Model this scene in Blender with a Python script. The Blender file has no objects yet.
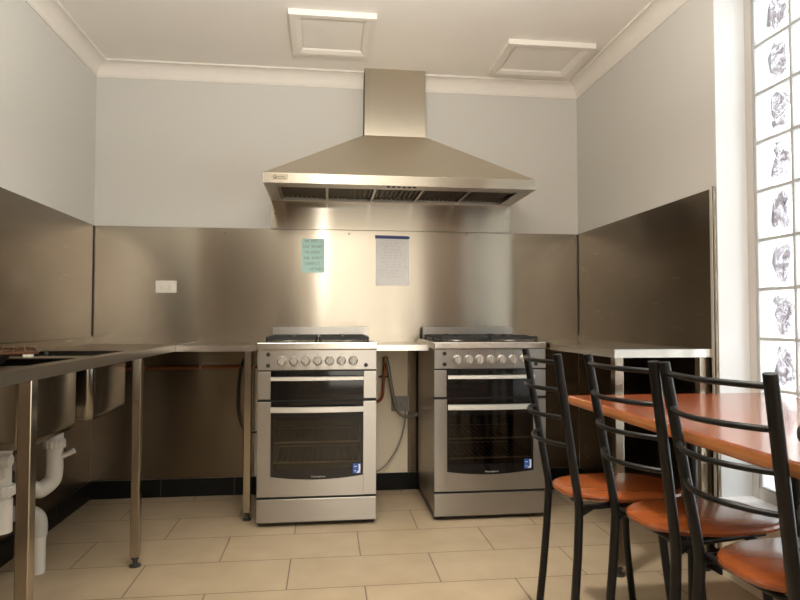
import bpy, bmesh, math, random
from mathutils import Vector, Matrix
random.seed(7)
sc = bpy.context.scene
COL = sc.collection
PI = math.pi

# ------------------------------------------------------------------ materials
def new_mat(name):
    m = bpy.data.materials.new(name); m.use_nodes = True
    nt = m.node_tree
    b = nt.nodes['Principled BSDF']
    return m, nt, b

def lk(nt, a, b): nt.links.new(a, b)

def plain(name, col, rough=.5, metal=0., spec=.5, noise=0., scale=30., bump=0., coat=0.):
    m, nt, b = new_mat(name)
    b.inputs['Base Color'].default_value = (*col, 1)
    b.inputs['Roughness'].default_value = rough
    b.inputs['Metallic'].default_value = metal
    b.inputs['Specular IOR Level'].default_value = spec
    b.inputs['Coat Weight'].default_value = coat
    tc = nt.nodes.new('ShaderNodeTexCoord')
    if noise:
        n = nt.nodes.new('ShaderNodeTexNoise'); n.inputs['Scale'].default_value = scale; n.inputs['Detail'].default_value = 4
        lk(nt, tc.outputs['Object'], n.inputs['Vector'])
        r = nt.nodes.new('ShaderNodeMix'); r.data_type = 'RGBA'
        r.inputs[6].default_value = (*[c * (1 - noise) for c in col], 1)
        r.inputs[7].default_value = (*[min(1, c * (1 + noise)) for c in col], 1)
        lk(nt, n.outputs['Fac'], r.inputs[0]); lk(nt, r.outputs[2], b.inputs['Base Color'])
        if bump:
            bp = nt.nodes.new('ShaderNodeBump'); bp.inputs['Strength'].default_value = bump; bp.inputs['Distance'].default_value = .002
            lk(nt, n.outputs['Fac'], bp.inputs['Height']); lk(nt, bp.outputs['Normal'], b.inputs['Normal'])
    return m

def steel(name, tangent, col=(.60, .56, .50), rough=.36, aniso=.9, grain=(1, 60, 60), var=.035):
    """brushed stainless steel; the highlight is stretched along `tangent`"""
    m, nt, b = new_mat(name)
    b.inputs['Metallic'].default_value = 1
    b.inputs['Anisotropic'].default_value = aniso
    tc = nt.nodes.new('ShaderNodeTexCoord')
    mp = nt.nodes.new('ShaderNodeMapping'); mp.inputs['Scale'].default_value = grain
    lk(nt, tc.outputs['Object'], mp.inputs['Vector'])
    n = nt.nodes.new('ShaderNodeTexNoise'); n.inputs['Scale'].default_value = 6; n.inputs['Detail'].default_value = 5
    lk(nt, mp.outputs['Vector'], n.inputs['Vector'])
    r = nt.nodes.new('ShaderNodeMapRange')
    r.inputs['To Min'].default_value = rough * (1 - var); r.inputs['To Max'].default_value = rough * (1 + var)
    lk(nt, n.outputs['Fac'], r.inputs['Value']); lk(nt, r.outputs['Result'], b.inputs['Roughness'])
    mx = nt.nodes.new('ShaderNodeMix'); mx.data_type = 'RGBA'
    mx.inputs[6].default_value = (*[c * .97 for c in col], 1); mx.inputs[7].default_value = (*[min(1, c * 1.03) for c in col], 1)
    lk(nt, n.outputs['Fac'], mx.inputs[0]); lk(nt, mx.outputs[2], b.inputs['Base Color'])
    v = nt.nodes.new('ShaderNodeCombineXYZ')
    for i in range(3): v.inputs[i].default_value = tangent[i]
    lk(nt, v.outputs['Vector'], b.inputs['Tangent'])
    return m

M = {}
ZT = (0, 0, 1)
M['steel_wall'] = steel('brushed steel wall sheet', ZT, (.41, .37, .305), .21, 1.0)
M['steel_side_shaded'] = steel('shade-toned brushed steel side sheet', ZT, (.21, .175, .135), .27, .9, (60, 1, 60))  # same steel as the back wall sheet, dim reflections put into the colour
M['steel_low_shaded'] = steel('shade-toned brushed steel lower sheet', ZT, (.21, .172, .127), .27, .95)  # same steel again, colour darkened for the shade under the benches
M['steel_hood'] = steel('brushed steel canopy', (1, 0, 0), (.72, .67, .575), .50, .5, (60, 1, 1))
M['steel_flue'] = steel('brushed steel flue', (1, 0, 0), (.60, .55, .46), .32, .92, (60, 1, 1))
M['steel_stove'] = steel('brushed steel cooker front', ZT, (.40, .38, .35), .29, .9)
M['steel_plain'] = steel('satin steel', (1, 0, 0), (.62, .59, .54), .42, .3)
M['steel_bench'] = steel('brushed steel bench', (.7, .7, .05), (.62, .58, .52), .20, .3)
M['steel_sink_shaded'] = steel('shade-toned steel sink top', (.7, .7, .05), (.31, .265, .21), .34, .5, (1, 12, 12), .12)  # bench steel made darker, the dimmer left side is in its colour
M['steel_bowl'] = plain('polished steel bowl', (.27, .25, .215), .17, 1., noise=.05, scale=5)
M['steel_leg'] = plain('satin square tube', (.40, .35, .28), .20, 1., noise=.08, scale=12)
M['steel_bright'] = plain('bright satin aluminium', (.86, .84, .78), .42, .85)
M['paint'] = None
M['cornice'] = plain('white plaster', (.84, .80, .74), .6, noise=.015, scale=8)
M['ceiling'] = plain('ceiling paint', (.88, .85, .80), .75, noise=.02, scale=5)
M['white_trim'] = plain('white gloss trim', (.80, .82, .84), .45)
M['black_tile'] = None
M['window_frame'] = plain('grey cream window surround', (.52, .49, .45), .6)
M['black_iron'] = plain('cast iron', (.018, .017, .016), .55, noise=.3, scale=60)
M['black_metal'] = plain('black powder coated tube', (.007, .0065, .006), .36, spec=.3, noise=.15, scale=25)
M['black_plastic'] = plain('black plastic', (.012, .011, .011), .4)
M['dark_metal'] = plain('dark enamel', (.03, .027, .024), .35)
M['side_panel'] = steel('grey cooker side', ZT, (.42, .38, .33), .42, .5)
M['filter'] = plain('greasy baffle filter', (.10, .072, .042), .5, .6, noise=.2, scale=60)
M['plastic'] = plain('white plastic', (.80, .77, .70), .4)
M['pvc'] = plain('white pvc pipe', (.56, .53, .475), .35, noise=.05, scale=14)
M['pvc_grey'] = plain('greyed pvc fitting', (.42, .415, .37), .4, noise=.05, scale=14)
M['copper'] = plain('copper pipe', (.30, .085, .035), .42, .75, noise=.2, scale=20)
M['brass'] = plain('dull brass valve', (.42, .26, .11), .4, .8, noise=.2, scale=30)
M['hose'] = plain('grey braided hose', (.26, .24, .21), .45, .5, noise=.35, scale=160)
M['cable'] = plain('dark cable', (.03, .025, .02), .5)
M['grey_cable'] = plain('grey cable', (.30, .28, .24), .5)
M['grey_plastic'] = plain('grey plastic', (.34, .32, .29), .45)
M['teal_paper'] = plain('pale green paper', (.60, .88, .82), .8, noise=.03, scale=20)
M['white_paper'] = plain('white paper', (.97, .96, .95), .8, noise=.05, scale=30)
M['blue_tape'] = plain('dark blue tape', (.035, .05, .22), .45)
M['ink'] = plain('grey green ink', (.10, .17, .17), .7)
M['pencil'] = plain('faint pencil', (.50, .49, .48), .8)
M['sticker_blue'] = plain('blue sticker', (.03, .10, .42), .4)
M['sticker_white'] = plain('white sticker print', (.80, .84, .90), .4)
M['print_grey'] = plain('grey print', (.55, .53, .50), .5)
M['print_dark'] = plain('dark print', (.06, .05, .04), .5)
M['badge'] = plain('pale badge', (.46, .40, .30), .45, .4)
M['soap'] = plain('white soap', (.80, .77, .70), .5)
M['burnt_wire'] = plain('browned wire', (.085, .038, .018), .35, .8, noise=.3, scale=40)
M['dark_strip'] = plain('dark corner sealant', (.05, .042, .033), .5)
M['screw'] = plain('dark screw', (.10, .09, .07), .4, .8)

def wall_paint(name, up, low, split):
    m, nt, b = new_mat(name)
    b.inputs['Roughness'].default_value = .62
    g = nt.nodes.new('ShaderNodeNewGeometry'); s = nt.nodes.new('ShaderNodeSeparateXYZ'); lk(nt, g.outputs['Position'], s.inputs[0])
    gt = nt.nodes.new('ShaderNodeMath'); gt.operation = 'GREATER_THAN'; gt.inputs[1].default_value = split; lk(nt, s.outputs['Z'], gt.inputs[0])
    mx = nt.nodes.new('ShaderNodeMix'); mx.data_type = 'RGBA'
    mx.inputs[6].default_value = (*low, 1); mx.inputs[7].default_value = (*up, 1)
    lk(nt, gt.outputs[0], mx.inputs[0])
    n = nt.nodes.new('ShaderNodeTexNoise'); n.inputs['Scale'].default_value = 90; n.inputs['Detail'].default_value = 4
    lk(nt, g.outputs['Position'], n.inputs['Vector'])
    bp = nt.nodes.new('ShaderNodeBump'); bp.inputs['Strength'].default_value = .06; bp.inputs['Distance'].default_value = .002
    lk(nt, n.outputs['Fac'], bp.inputs['Height']); lk(nt, bp.outputs['Normal'], b.inputs['Normal'])
    lk(nt, mx.outputs[2], b.inputs['Base Color'])
    return m
M['paint'] = wall_paint('pale grey wall paint over cream dado', (.645, .632, .595), (.88, .79, .62), .9)
M['paint_cream'] = wall_paint('cream wall paint', (.74, .68, .56), (.74, .68, .56), .9)

M['paint_dark'] = wall_paint('unseen wall brown for dark reflections', (.16, .11, .07), (.16, .11, .07), .9)  # brown put on unseen rear walls to darken what the steel reflects
def floor_tiles():
    m, nt, b = new_mat('beige floor tiles')
    g = nt.nodes.new('ShaderNodeNewGeometry')
    mp = nt.nodes.new('ShaderNodeMapping'); mp.vector_type = 'POINT'
    mp.inputs['Location'].default_value = (.3025, .109, 0)
    lk(nt, g.outputs['Position'], mp.inputs['Vector'])
    br = nt.nodes.new('ShaderNodeTexBrick')
    br.offset = .5; br.offset_frequency = 2; br.squash = 1
    br.inputs['Scale'].default_value = 1
    br.inputs['Brick Width'].default_value = .605; br.inputs['Row Height'].default_value = .308
    br.inputs['Mortar Size'].default_value = .0028; br.inputs['Mortar Smooth'].default_value = .1
    br.inputs['Color1'].default_value = (.41, .32, .212, 1); br.inputs['Color2'].default_value = (.43, .337, .224, 1)
    br.inputs['Mortar'].default_value = (.16, .115, .075, 1)
    lk(nt, mp.outputs['Vector'], br.inputs['Vector'])
    n = nt.nodes.new('ShaderNodeTexNoise'); n.inputs['Scale'].default_value = 7; n.inputs['Detail'].default_value = 6
    lk(nt, g.outputs['Position'], n.inputs['Vector'])
    mx = nt.nodes.new('ShaderNodeMix'); mx.data_type = 'RGBA'; mx.blend_type = 'MULTIPLY'; mx.inputs[0].default_value = .35
    rp = nt.nodes.new('ShaderNodeValToRGB'); rp.color_ramp.elements[0].color = (.72, .68, .62, 1); rp.color_ramp.elements[1].color = (1, 1, 1, 1)
    rp.color_ramp.elements[0].position = .3; rp.color_ramp.elements[1].position = .65
    lk(nt, n.outputs['Fac'], rp.inputs[0]); lk(nt, br.outputs['Color'], mx.inputs[6]); lk(nt, rp.outputs[0], mx.inputs[7])
    lk(nt, mx.outputs[2], b.inputs['Base Color'])
    b.inputs['Roughness'].default_value = .48
    bp = nt.nodes.new('ShaderNodeBump'); bp.inputs['Strength'].default_value = .4; bp.inputs['Distance'].default_value = .002; bp.invert = True
    lk(nt, br.outputs['Fac'], bp.inputs['Height']); lk(nt, bp.outputs['Normal'], b.inputs['Normal'])
    return m
M['floor'] = floor_tiles()

def skirting_tiles():
    m, nt, b = new_mat('black skirting tiles')
    g = nt.nodes.new('ShaderNodeNewGeometry'); s = nt.nodes.new('ShaderNodeSeparateXYZ'); lk(nt, g.outputs['Position'], s.inputs[0])
    a = nt.nodes.new('ShaderNodeMath'); a.operation = 'ADD'; lk(nt, s.outputs['X'], a.inputs[0]); lk(nt, s.outputs['Y'], a.inputs[1])
    ml = nt.nodes.new('ShaderNodeMath'); ml.operation = 'MULTIPLY_ADD'; ml.inputs[1].default_value = 1 / .42; ml.inputs[2].default_value = 20.08; lk(nt, a.outputs[0], ml.inputs[0])
    fr = nt.nodes.new('ShaderNodeMath'); fr.operation = 'FRACT'; lk(nt, ml.outputs[0], fr.inputs[0])
    lt = nt.nodes.new('ShaderNodeMath'); lt.operation = 'LESS_THAN'; lt.inputs[1].default_value = .012; lk(nt, fr.outputs[0], lt.inputs[0])
    mx = nt.nodes.new('ShaderNodeMix'); mx.data_type = 'RGBA'
    mx.inputs[6].default_value = (.006, .006, .005, 1); mx.inputs[7].default_value = (.08, .065, .05, 1)
    lk(nt, lt.outputs[0], mx.inputs[0]); lk(nt, mx.outputs[2], b.inputs['Base Color'])
    b.inputs['Roughness'].default_value = .4; b.inputs['Specular IOR Level'].default_value = .2
    return m
M['black_tile'] = skirting_tiles()

def wood(name, col, dark, rough=.28, axis=0):
    m, nt, b = new_mat(name)
    tc = nt.nodes.new('ShaderNodeTexCoord'); mp = nt.nodes.new('ShaderNodeMapping')
    mp.inputs['Scale'].default_value = (14, 1.4, 14) if axis == 1 else (1.4, 14, 14)
    lk(nt, tc.outputs['Object'], mp.inputs['Vector'])
    n = nt.nodes.new('ShaderNodeTexNoise'); n.inputs['Scale'].default_value = 3; n.inputs['Detail'].default_value = 7; n.inputs['Distortion'].default_value = .6
    lk(nt, mp.outputs['Vector'], n.inputs['Vector'])
    rp = nt.nodes.new('ShaderNodeValToRGB'); rp.color_ramp.elements[0].color = (*dark, 1); rp.color_ramp.elements[1].color = (*col, 1)
    rp.color_ramp.elements[0].position = .35; rp.color_ramp.elements[1].position = .6
    lk(nt, n.outputs['Fac'], rp.inputs[0]); lk(nt, rp.outputs[0], b.inputs['Base Color'])
    b.inputs['Roughness'].default_value = rough
    b.inputs['Coat Weight'].default_value = .6; b.inputs['Coat Roughness'].default_value = .12
    return m
M['table_top'] = wood('red brown laminate', (.25, .062, .02), (.205, .048, .016), .25, 1)
M['table_edge'] = wood('orange timber edge', (.52, .20, .066), (.45, .165, .053), .3, 1)
M['seat_wood'] = wood('orange brown plywood seat', (.30, .075, .016), (.25, .058, .013), .27, 0)

def facing(nt):
    lw = nt.nodes.new('ShaderNodeLayerWeight'); lw.inputs['Blend'].default_value = .5
    p = nt.nodes.new('ShaderNodeMath'); p.operation = 'POWER'; p.inputs[1].default_value = 4; lk(nt, lw.outputs['Facing'], p.inputs[0])
    a = nt.nodes.new('ShaderNodeMath'); a.operation = 'MULTIPLY_ADD'; a.inputs[1].default_value = .8; a.inputs[2].default_value = .05; lk(nt, p.outputs[0], a.inputs[0])
    return a
def oven_glass():
    m, nt, b = new_mat('dark oven glass')
    out = nt.nodes['Material Output']
    t = nt.nodes.new('ShaderNodeBsdfTransparent'); t.inputs['Color'].default_value = (.46, .41, .35, 1)
    gl = nt.nodes.new('ShaderNodeBsdfGlossy'); gl.inputs['Roughness'].default_value = .06; gl.inputs['Color'].default_value = (.9, .88, .84, 1)
    fr = facing(nt)
    ms = nt.nodes.new('ShaderNodeMixShader')
    lk(nt, fr.outputs[0], ms.inputs[0]); lk(nt, t.outputs[0], ms.inputs[1]); lk(nt, gl.outputs[0], ms.inputs[2]); lk(nt, ms.outputs[0], out.inputs['Surface'])
    return m
M['oven_glass'] = oven_glass()
M['knob'] = plain('satin grey knob', (.50, .475, .43), .38, .7)
M['black_glass'] = plain('black glass', (.008, .007, .007), .06)
M['oven_inside'] = plain('dark oven enamel', (.012, .011, .010), .35)

def block_glass():
    m, nt, b = new_mat('glass block face')
    out = nt.nodes['Material Output']
    t = nt.nodes.new('ShaderNodeBsdfTransparent'); t.inputs['Color'].default_value = (.95, .97, .96, 1)
    tr = nt.nodes.new('ShaderNodeBsdfTranslucent'); tr.inputs['Color'].default_value = (.95, .97, .96, 1)
    m1 = nt.nodes.new('ShaderNodeMixShader'); m1.inputs[0].default_value = .25
    lk(nt, t.outputs[0], m1.inputs[1]); lk(nt, tr.outputs[0], m1.inputs[2])
    gl = nt.nodes.new('ShaderNodeBsdfGlossy'); gl.inputs['Roughness'].default_value = .05
    fr = facing(nt)
    ms = nt.nodes.new('ShaderNodeMixShader')
    lk(nt, fr.outputs[0], ms.inputs[0]); lk(nt, m1.outputs[0], ms.inputs[1]); lk(nt, gl.outputs[0], ms.inputs[2]); lk(nt, ms.outputs[0], out.inputs['Surface'])
    return m
M['block_glass'] = block_glass()
def block_blotch():
    m, nt, b = new_mat('tinted refraction blotch')
    out = nt.nodes['Material Output']
    tc = nt.nodes.new('ShaderNodeTexCoord')
    n = nt.nodes.new('ShaderNodeTexNoise'); n.inputs['Scale'].default_value = 22; n.inputs['Detail'].default_value = 3; n.inputs['Distortion'].default_value = 2
    lk(nt, tc.outputs['Object'], n.inputs['Vector'])
    rp = nt.nodes.new('ShaderNodeValToRGB'); rp.color_ramp.elements[0].color = (.07, .052, .06, 1); rp.color_ramp.elements[1].color = (.30, .285, .305, 1)
    rp.color_ramp.elements[0].position = .38; rp.color_ramp.elements[1].position = .62
    lk(nt, n.outputs['Fac'], rp.inputs[0])
    t = nt.nodes.new('ShaderNodeBsdfTransparent'); lk(nt, rp.outputs[0], t.inputs['Color'])
    gl = nt.nodes.new('ShaderNodeBsdfGlossy'); gl.inputs['Roughness'].default_value = .15
    ms = nt.nodes.new('ShaderNodeMixShader'); ms.inputs[0].default_value = .12
    lk(nt, t.outputs[0], ms.inputs[1]); lk(nt, gl.outputs[0], ms.inputs[2]); lk(nt, ms.outputs[0], out.inputs['Surface'])
    return m
M['block_blotch'] = block_blotch()
M['mortar'] = plain('grey white grout', (.44, .45, .45), .8)

# ------------------------------------------------------------------ mesh helpers
class MB:
    def __init__(s): s.bm = bmesh.new()
    def box(s, x0, x1, y0, y1, z0, z1, bev=0, seg=2):
        bm = bmesh.new()
        bmesh.ops.create_cube(bm, size=1)
        for v in bm.verts:
            v.co = Vector(((x0 + x1) / 2 + v.co.x * abs(x1 - x0), (y0 + y1) / 2 + v.co.y * abs(y1 - y0), (z0 + z1) / 2 + v.co.z * abs(z1 - z0)))
        if bev: bmesh.ops.bevel(bm, geom=bm.edges[:], offset=bev, segments=seg, affect='EDGES', profile=.5)
        s.add(bm); return s
    def add(s, bm, mat=None):
        me = bpy.data.meshes.new('tmp'); 
        if mat is not None: bm.transform(mat)
        bm.to_mesh(me); bm.free(); s.bm.from_mesh(me); bpy.data.meshes.remove(me)
    def prism(s, pts, axis, a, b):
        """pts: 2D polygon in the two other axes, extruded along axis from a to b"""
        def p3(u, v, w): return {'x': (w, u, v), 'y': (u, w, v), 'z': (u, v, w)}[axis]
        A = [s.bm.verts.new(p3(u, v, a)) for u, v in pts]; B = [s.bm.verts.new(p3(u, v, b)) for u, v in pts]
        n = len(pts)
        s.bm.faces.new(A); s.bm.faces.new(B[::-1])
        for i in range(n): s.bm.faces.new((A[i], B[i], B[(i + 1) % n], A[(i + 1) % n]))
        return s
    def tube(s, path, r, seg=12, cap=True, smooth=0, flat=None):
        P = [Vector(p) for p in path]
        if smooth: P = catmull(P, smooth)
        rs = r if isinstance(r, (list, tuple)) else [r] * len(P)
        if len(rs) != len(P): rs = [rs[0] + (rs[-1] - rs[0]) * i / (len(P) - 1) for i in range(len(P))]
        T = []
        for i in range(len(P)):
            d = (P[min(i + 1, len(P) - 1)] - P[max(i - 1, 0)]).normalized(); T.append(d)
        up = Vector((0, 0, 1)) if abs(T[0].z) < .9 else Vector((1, 0, 0))
        if flat is not None: up = Vector(flat[2])
        N = (up - T[0] * up.dot(T[0])).normalized()
        rings = []
        for i, p in enumerate(P):
            N = (N - T[i] * N.dot(T[i])).normalized(); B = T[i].cross(N)
            fa, fb = (flat[0], flat[1]) if flat else (1, 1)
            rings.append([s.bm.verts.new(p + (N * math.cos(2 * PI * k / seg) * fa + B * math.sin(2 * PI * k / seg) * fb) * rs[i]) for k in range(seg)])
        for a, b in zip(rings, rings[1:]):
            for k in range(seg): s.bm.faces.new((a[k], a[(k + 1) % seg], b[(k + 1) % seg], b[k]))
        if cap: s.bm.faces.new(rings[0][::-1]); s.bm.faces.new(rings[-1])
        return s
    def lathe(s, prof, seg=24, at=(0, 0, 0), axis='z'):
        rings = []
        for r, h in prof:
            ring = []
            for k in range(seg):
                a = 2 * PI * k / seg; c, d = r * math.cos(a), r * math.sin(a)
                q = {'z': (c, d, h), 'y': (c, h, d), 'x': (h, c, d)}[axis]
                ring.append(s.bm.verts.new(Vector(q) + Vector(at)))
            rings.append(ring)
        for a, b in zip(rings, rings[1:]):
            for k in range(seg): s.bm.faces.new((a[k], a[(k + 1) % seg], b[(k + 1) % seg], b[k]))
        s.bm.faces.new(rings[0][::-1]); s.bm.faces.new(rings[-1])
        return s
    def loft(s, loops, cap0=True, cap1=True):
        R = [[s.bm.verts.new(p) for p in L] for L in loops]; n = len(R[0])
        for a, b in zip(R, R[1:]):
            for k in range(n): s.bm.faces.new((a[k], a[(k + 1) % n], b[(k + 1) % n], b[k]))
        if cap0: s.bm.faces.new(R[0][::-1])
        if cap1: s.bm.faces.new(R[-1])
        return s
    def build(s, name, mat, parent=None, smooth=False, mats=None):
        bmesh.ops.recalc_face_normals(s.bm, faces=s.bm.faces[:])
        me = bpy.data.meshes.new(name); s.bm.to_mesh(me); s.bm.free()
        for mm in (mats or [mat]): me.materials.append(mm)
        if smooth:
            for p in me.polygons: p.use_smooth = True
            try: me.set_sharp_from_angle(angle=math.radians(40))
            except Exception: pass
        o = bpy.data.objects.new(name, me); COL.objects.link(o)
        if parent is not None:
            o.parent = parent
            # meshes are written in world space: take them into the parent's space
            o.matrix_parent_inverse = Matrix.Identity(4)
            me.transform(Matrix.Translation(-world_loc(parent)))
        return o

def world_loc(o):
    v = Vector((0, 0, 0))
    while o is not None: v += o.location; o = o.parent
    return v

def catmull(P, n):
    out = []
    for i in range(len(P) - 1):
        a, b, c, d = P[max(i - 1, 0)], P[i], P[i + 1], P[min(i + 2, len(P) - 1)]
        for k in range(n):
            t = k / n
            out.append(.5 * ((2 * b) + (c - a) * t + (2 * a - 5 * b + 4 * c - d) * t * t + (3 * b - a - 3 * c + d) * t ** 3))
    out.append(P[-1]); return out

def rrect(cx, cy, hx, hy, r, n=5):
    pts = []
    for qx, qy, a0 in ((1, 1, 0), (-1, 1, 90), (-1, -1, 180), (1, -1, 270)):
        for k in range(n + 1):
            a = math.radians(a0 + 90 * k / n)
            pts.append((cx + qx * (hx - r) + r * math.cos(a), cy + qy * (hy - r) + r * math.sin(a)))
    return pts

def tag(o, label, cat, group=None, kind=None):
    o['label'] = label; o['category'] = cat
    if group: o['group'] = group
    if kind: o['kind'] = kind
    return o
def empty(name, loc):
    o = bpy.data.objects.new(name, None); o.location = loc; o.empty_display_size = .1; COL.objects.link(o); return o
def structure(o, label=None):
    o['kind'] = 'structure'
    if label: o['label'] = label
    return o
def copy_tree(o, parent=None):
    c = o.copy(); COL.objects.link(c)
    if parent is not None: c.parent = parent; c.matrix_parent_inverse = Matrix.Identity(4)
    for ch in list(o.children): copy_tree(ch, c)
    return c
def text_mesh(name, body, size, mat, loc, rot, parent, ext=.0003, align='CENTER'):
    cu = bpy.data.curves.new(name, 'FONT'); cu.body = body; cu.size = size; cu.extrude = ext; cu.align_x = align; cu.align_y = 'CENTER'
    t = bpy.data.objects.new('t', cu); COL.objects.link(t)
    dg = bpy.context.evaluated_depsgraph_get()
    me = bpy.data.meshes.new_from_object(t.evaluated_get(dg)); bpy.data.objects.remove(t)
    me.transform(Matrix.Translation(Vector(loc)) @ rot)
    me.materials.clear(); me.materials.append(mat)
    o = bpy.data.objects.new(name, me); COL.objects.link(o); o.parent = parent
    me.transform(Matrix.Translation(-world_loc(parent)))
    return o
RX90 = Matrix.Rotation(PI / 2, 4, 'X')

# ------------------------------------------------------------------ room shell
W, H, HC, CW = 2.967, 2.56, 2.475, .077
YB = -6.4           # wall behind the camera
YW0, YW1 = -1.41, -3.32     # window opening along the right wall
ZS, ZT_ = .315, 2.41        # sill and head of the opening
XO = 3.20
structure(MB().box(-.2, XO + .2, YB - .2, .2, -.1, 0).build('floor', M['floor']))
structure(MB().box(-.2, XO + .2, YB - .2, .2, H, H + .1).build('ceiling', M['ceiling']))
structure(MB().box(-.2, XO + .2, 0, .2, 0, H).build('wall_back', M['paint']))
structure(MB().box(-.2, 0, -2.85, 0, 0, H).build('wall_left', M['paint']))
structure(MB().box(-.2, 0, YB, -2.85, 0, H).build('wall_rear_left', M['paint_dark']))
structure(MB().box(-.2, XO + .2, YB - .2, YB, 0, H).build('wall_front', M['paint_cream']))
structure(MB().box(.001, .93, YB, -4.70, 0, H).build('wall_blocker', M['paint_dark']))  # unseen nib wall, added to keep light off the left side
structure(MB().box(W, XO, YW0, 0, 0, H).build('wall_right', M['paint']))
structure(MB().box(W, XO, YB, YW1, 0, H).build('wall_rear_right', M['paint_dark']))
structure(MB().box(W, XO, YW1, YW0, 0, ZS - .012).build('wall_under_window', M['paint']))
structure(MB().box(W, XO, YW1, YW0, ZT_, H).build('wall_above_window', M['paint']))
# white plastered lining of the window opening
m = MB()
m.box(W - .001, 3.105, YW0, YW0 - .004, ZS, ZT_); m.box(W - .001, 3.105, YW1, YW1 + .004, ZS, ZT_)
m.box(W - .001, 3.105, YW1, YW0, ZT_ - .004, ZT_)
structure(m.build('trim_1', M['white_trim']), 'white reveal of the glass block window')
structure(MB().box(W - .015, 3.105, YW1, YW0, ZS - .012, ZS, .003).build('trim_2', M['white_trim']), 'white window sill')
# cornices: cove profile
def cornice_profile():
    d, h = CW, H - HC
    pts = [(0, -h), (.006, -h), (.006, -h + .008)]
    for k in range(9):
        a = math.radians(90 * k / 8)
        pts.append((d - .012 - (d - .020) * math.cos(a), -h + .010 + (h - .020) * math.sin(a)))
    pts += [(d - .010, -.010), (d, -.010), (d, 0), (0, 0)]
    return pts
cp = cornice_profile()
def cornice(name, kind):
    m = MB()
    if kind == 'back':
        lo = [[(u, -u, H + v) for u, v in cp], [(W - u, -u, H + v) for u, v in cp]]
        L0 = [Vector((u, -u, H + v)) for u, v in cp]; L1 = [Vector((W - u, -u, H + v)) for u, v in cp]
    elif kind == 'left':
        L0 = [Vector((u, -u, H + v)) for u, v in cp]; L1 = [Vector((u, YB, H + v)) for u, v in cp]
    else:
        L0 = [Vector((W - u, -u, H + v)) for u, v in cp]; L1 = [Vector((W - u, YB, H + v)) for u, v in cp]
    m.loft([L0, L1]); return structure(m.build(name, M['cornice']), 'white cove cornice')
cornice('trim_3', 'back'); cornice('trim_4', 'left'); cornice('trim_5', 'right')
# black skirting tiles
structure(MB().box(.012, W, -.012, 0, 0, .103, .002).build('baseboard_back', M['black_tile']))
structure(MB().box(0, .012, -4.5, 0, 0, .103, .002).build('baseboard_left', M['black_tile']))
structure(MB().box(W - .012, W, -1.41, -.012, 0, .103, .002).build('baseboard_right', M['black_tile']))

# window of glass blocks
win = empty('window_1', (3.12, YW0, ZS)); structure(win, 'tall window of square glass blocks in the right wall')
m = MB()
m.box(3.10, 3.19, -1.455, YW0 - .004, ZS, ZT_ - .004, .002); m.box(3.10, 3.19, YW1 + .004, YW1 + .052, ZS, ZT_ - .004, .002)
m.box(3.10, 3.19, YW1 + .052, -1.455, ZS, .360, .002); m.box(3.10, 3.19, YW1 + .052, -1.455, 2.365, ZT_ - .004, .002)
m.build('window_frame', M['window_frame'], win)
gy = [-1.463 - .2 * i for i in range(10)]; gz = [.362 + .2 * i for i in range(11)]
m = MB()
for y in gy: m.box(3.104, 3.18, y - .006, y + .006, .36, 2.366)
for z in gz: m.box(3.1045, 3.1795, gy[-1], gy[0], z - .006, z + .006)
m.build('grout', M['mortar'], win)
m = MB(); blotch = MB()
for i in range(9):
    for j in range(10):
        y1, y0 = gy[i] - .006, gy[i + 1] + .006; z0, z1 = gz[j] + .006, gz[j + 1] - .006
        # pressed glass face: flat rim, bevel, slightly sunk centre
        def ring(d, x): return [(x, y0 + d, z0 + d), (x, y1 - d, z0 + d), (x, y1 - d, z1 - d), (x, y0 + d, z1 - d)]
        m.loft([ring(0, 3.112), ring(.004, 3.106), ring(.020, 3.106), ring(.028, 3.112)], False, True)
        m.loft([ring(0, 3.172), ring(.004, 3.178), ring(.028, 3.172)], False, True)
        # glass refraction painted as a tinted core with an irregular outline, nearer the room-side end of each block
        pts = []
        yc, zc = y0 + .074, (z0 + z1) / 2
        for k in range(22):
            a = 2 * PI * k / 22
            ry, rz = .048 * (1 + .20 * math.sin(3 * a + i + j * 1.7) + random.uniform(-.16, .16)), .070 * (1 + .1 * math.sin(5 * a + j) + random.uniform(-.14, .14))
            c, s_ = math.cos(a), math.sin(a)
            pts.append((yc + ry * math.copysign(abs(c) ** .6, c), zc + rz * math.copysign(abs(s_) ** .6, s_)))
        vs = [blotch.bm.verts.new((3.119 + random.uniform(-.004, .004), p, q)) for p, q in pts]
        cv = blotch.bm.verts.new((3.117, yc, zc))
        for k in range(22): blotch.bm.faces.new((vs[k], vs[(k + 1) % 22], cv))
m.build('glass_block', M['block_glass'], win)
blotch.build('refraction_blotch', M['block_blotch'], win)

# ceiling hatches
def hatch(name, x0, x1, y0, y1, label):
    e = empty(name, ((x0 + x1) / 2, (y0 + y1) / 2, H))
    d, w = .028, .062
    m = MB()
    def ring(o, z): return [(x0 + o, y0 + o, z), (x1 - o, y0 + o, z), (x1 - o, y1 - o, z), (x0 + o, y1 - o, z)]
    m.loft([ring(0, H), ring(0, H - d), ring(.030, H - d), ring(w - .008, H - d + .010), ring(w, H - .004)], False, False)
    m.build('frame', M['cornice'], e)
    MB().box(x0 + w, x1 - w, y0 + w, y1 - w, H - .010, H - .001).build('panel', M['ceiling'], e)
    tag(e, label, 'ceiling hatch', 'framed hatches in the ceiling'); return e
hatch('ceiling_hatch', 1.165, 1.60, -.78, -.315, 'white framed ceiling hatch just in front of and left of the flue')
hatch('ceiling_hatch', 2.33, 2.825, -.60, -.175, 'white framed ceiling hatch in the right corner near the cornice')

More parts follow.
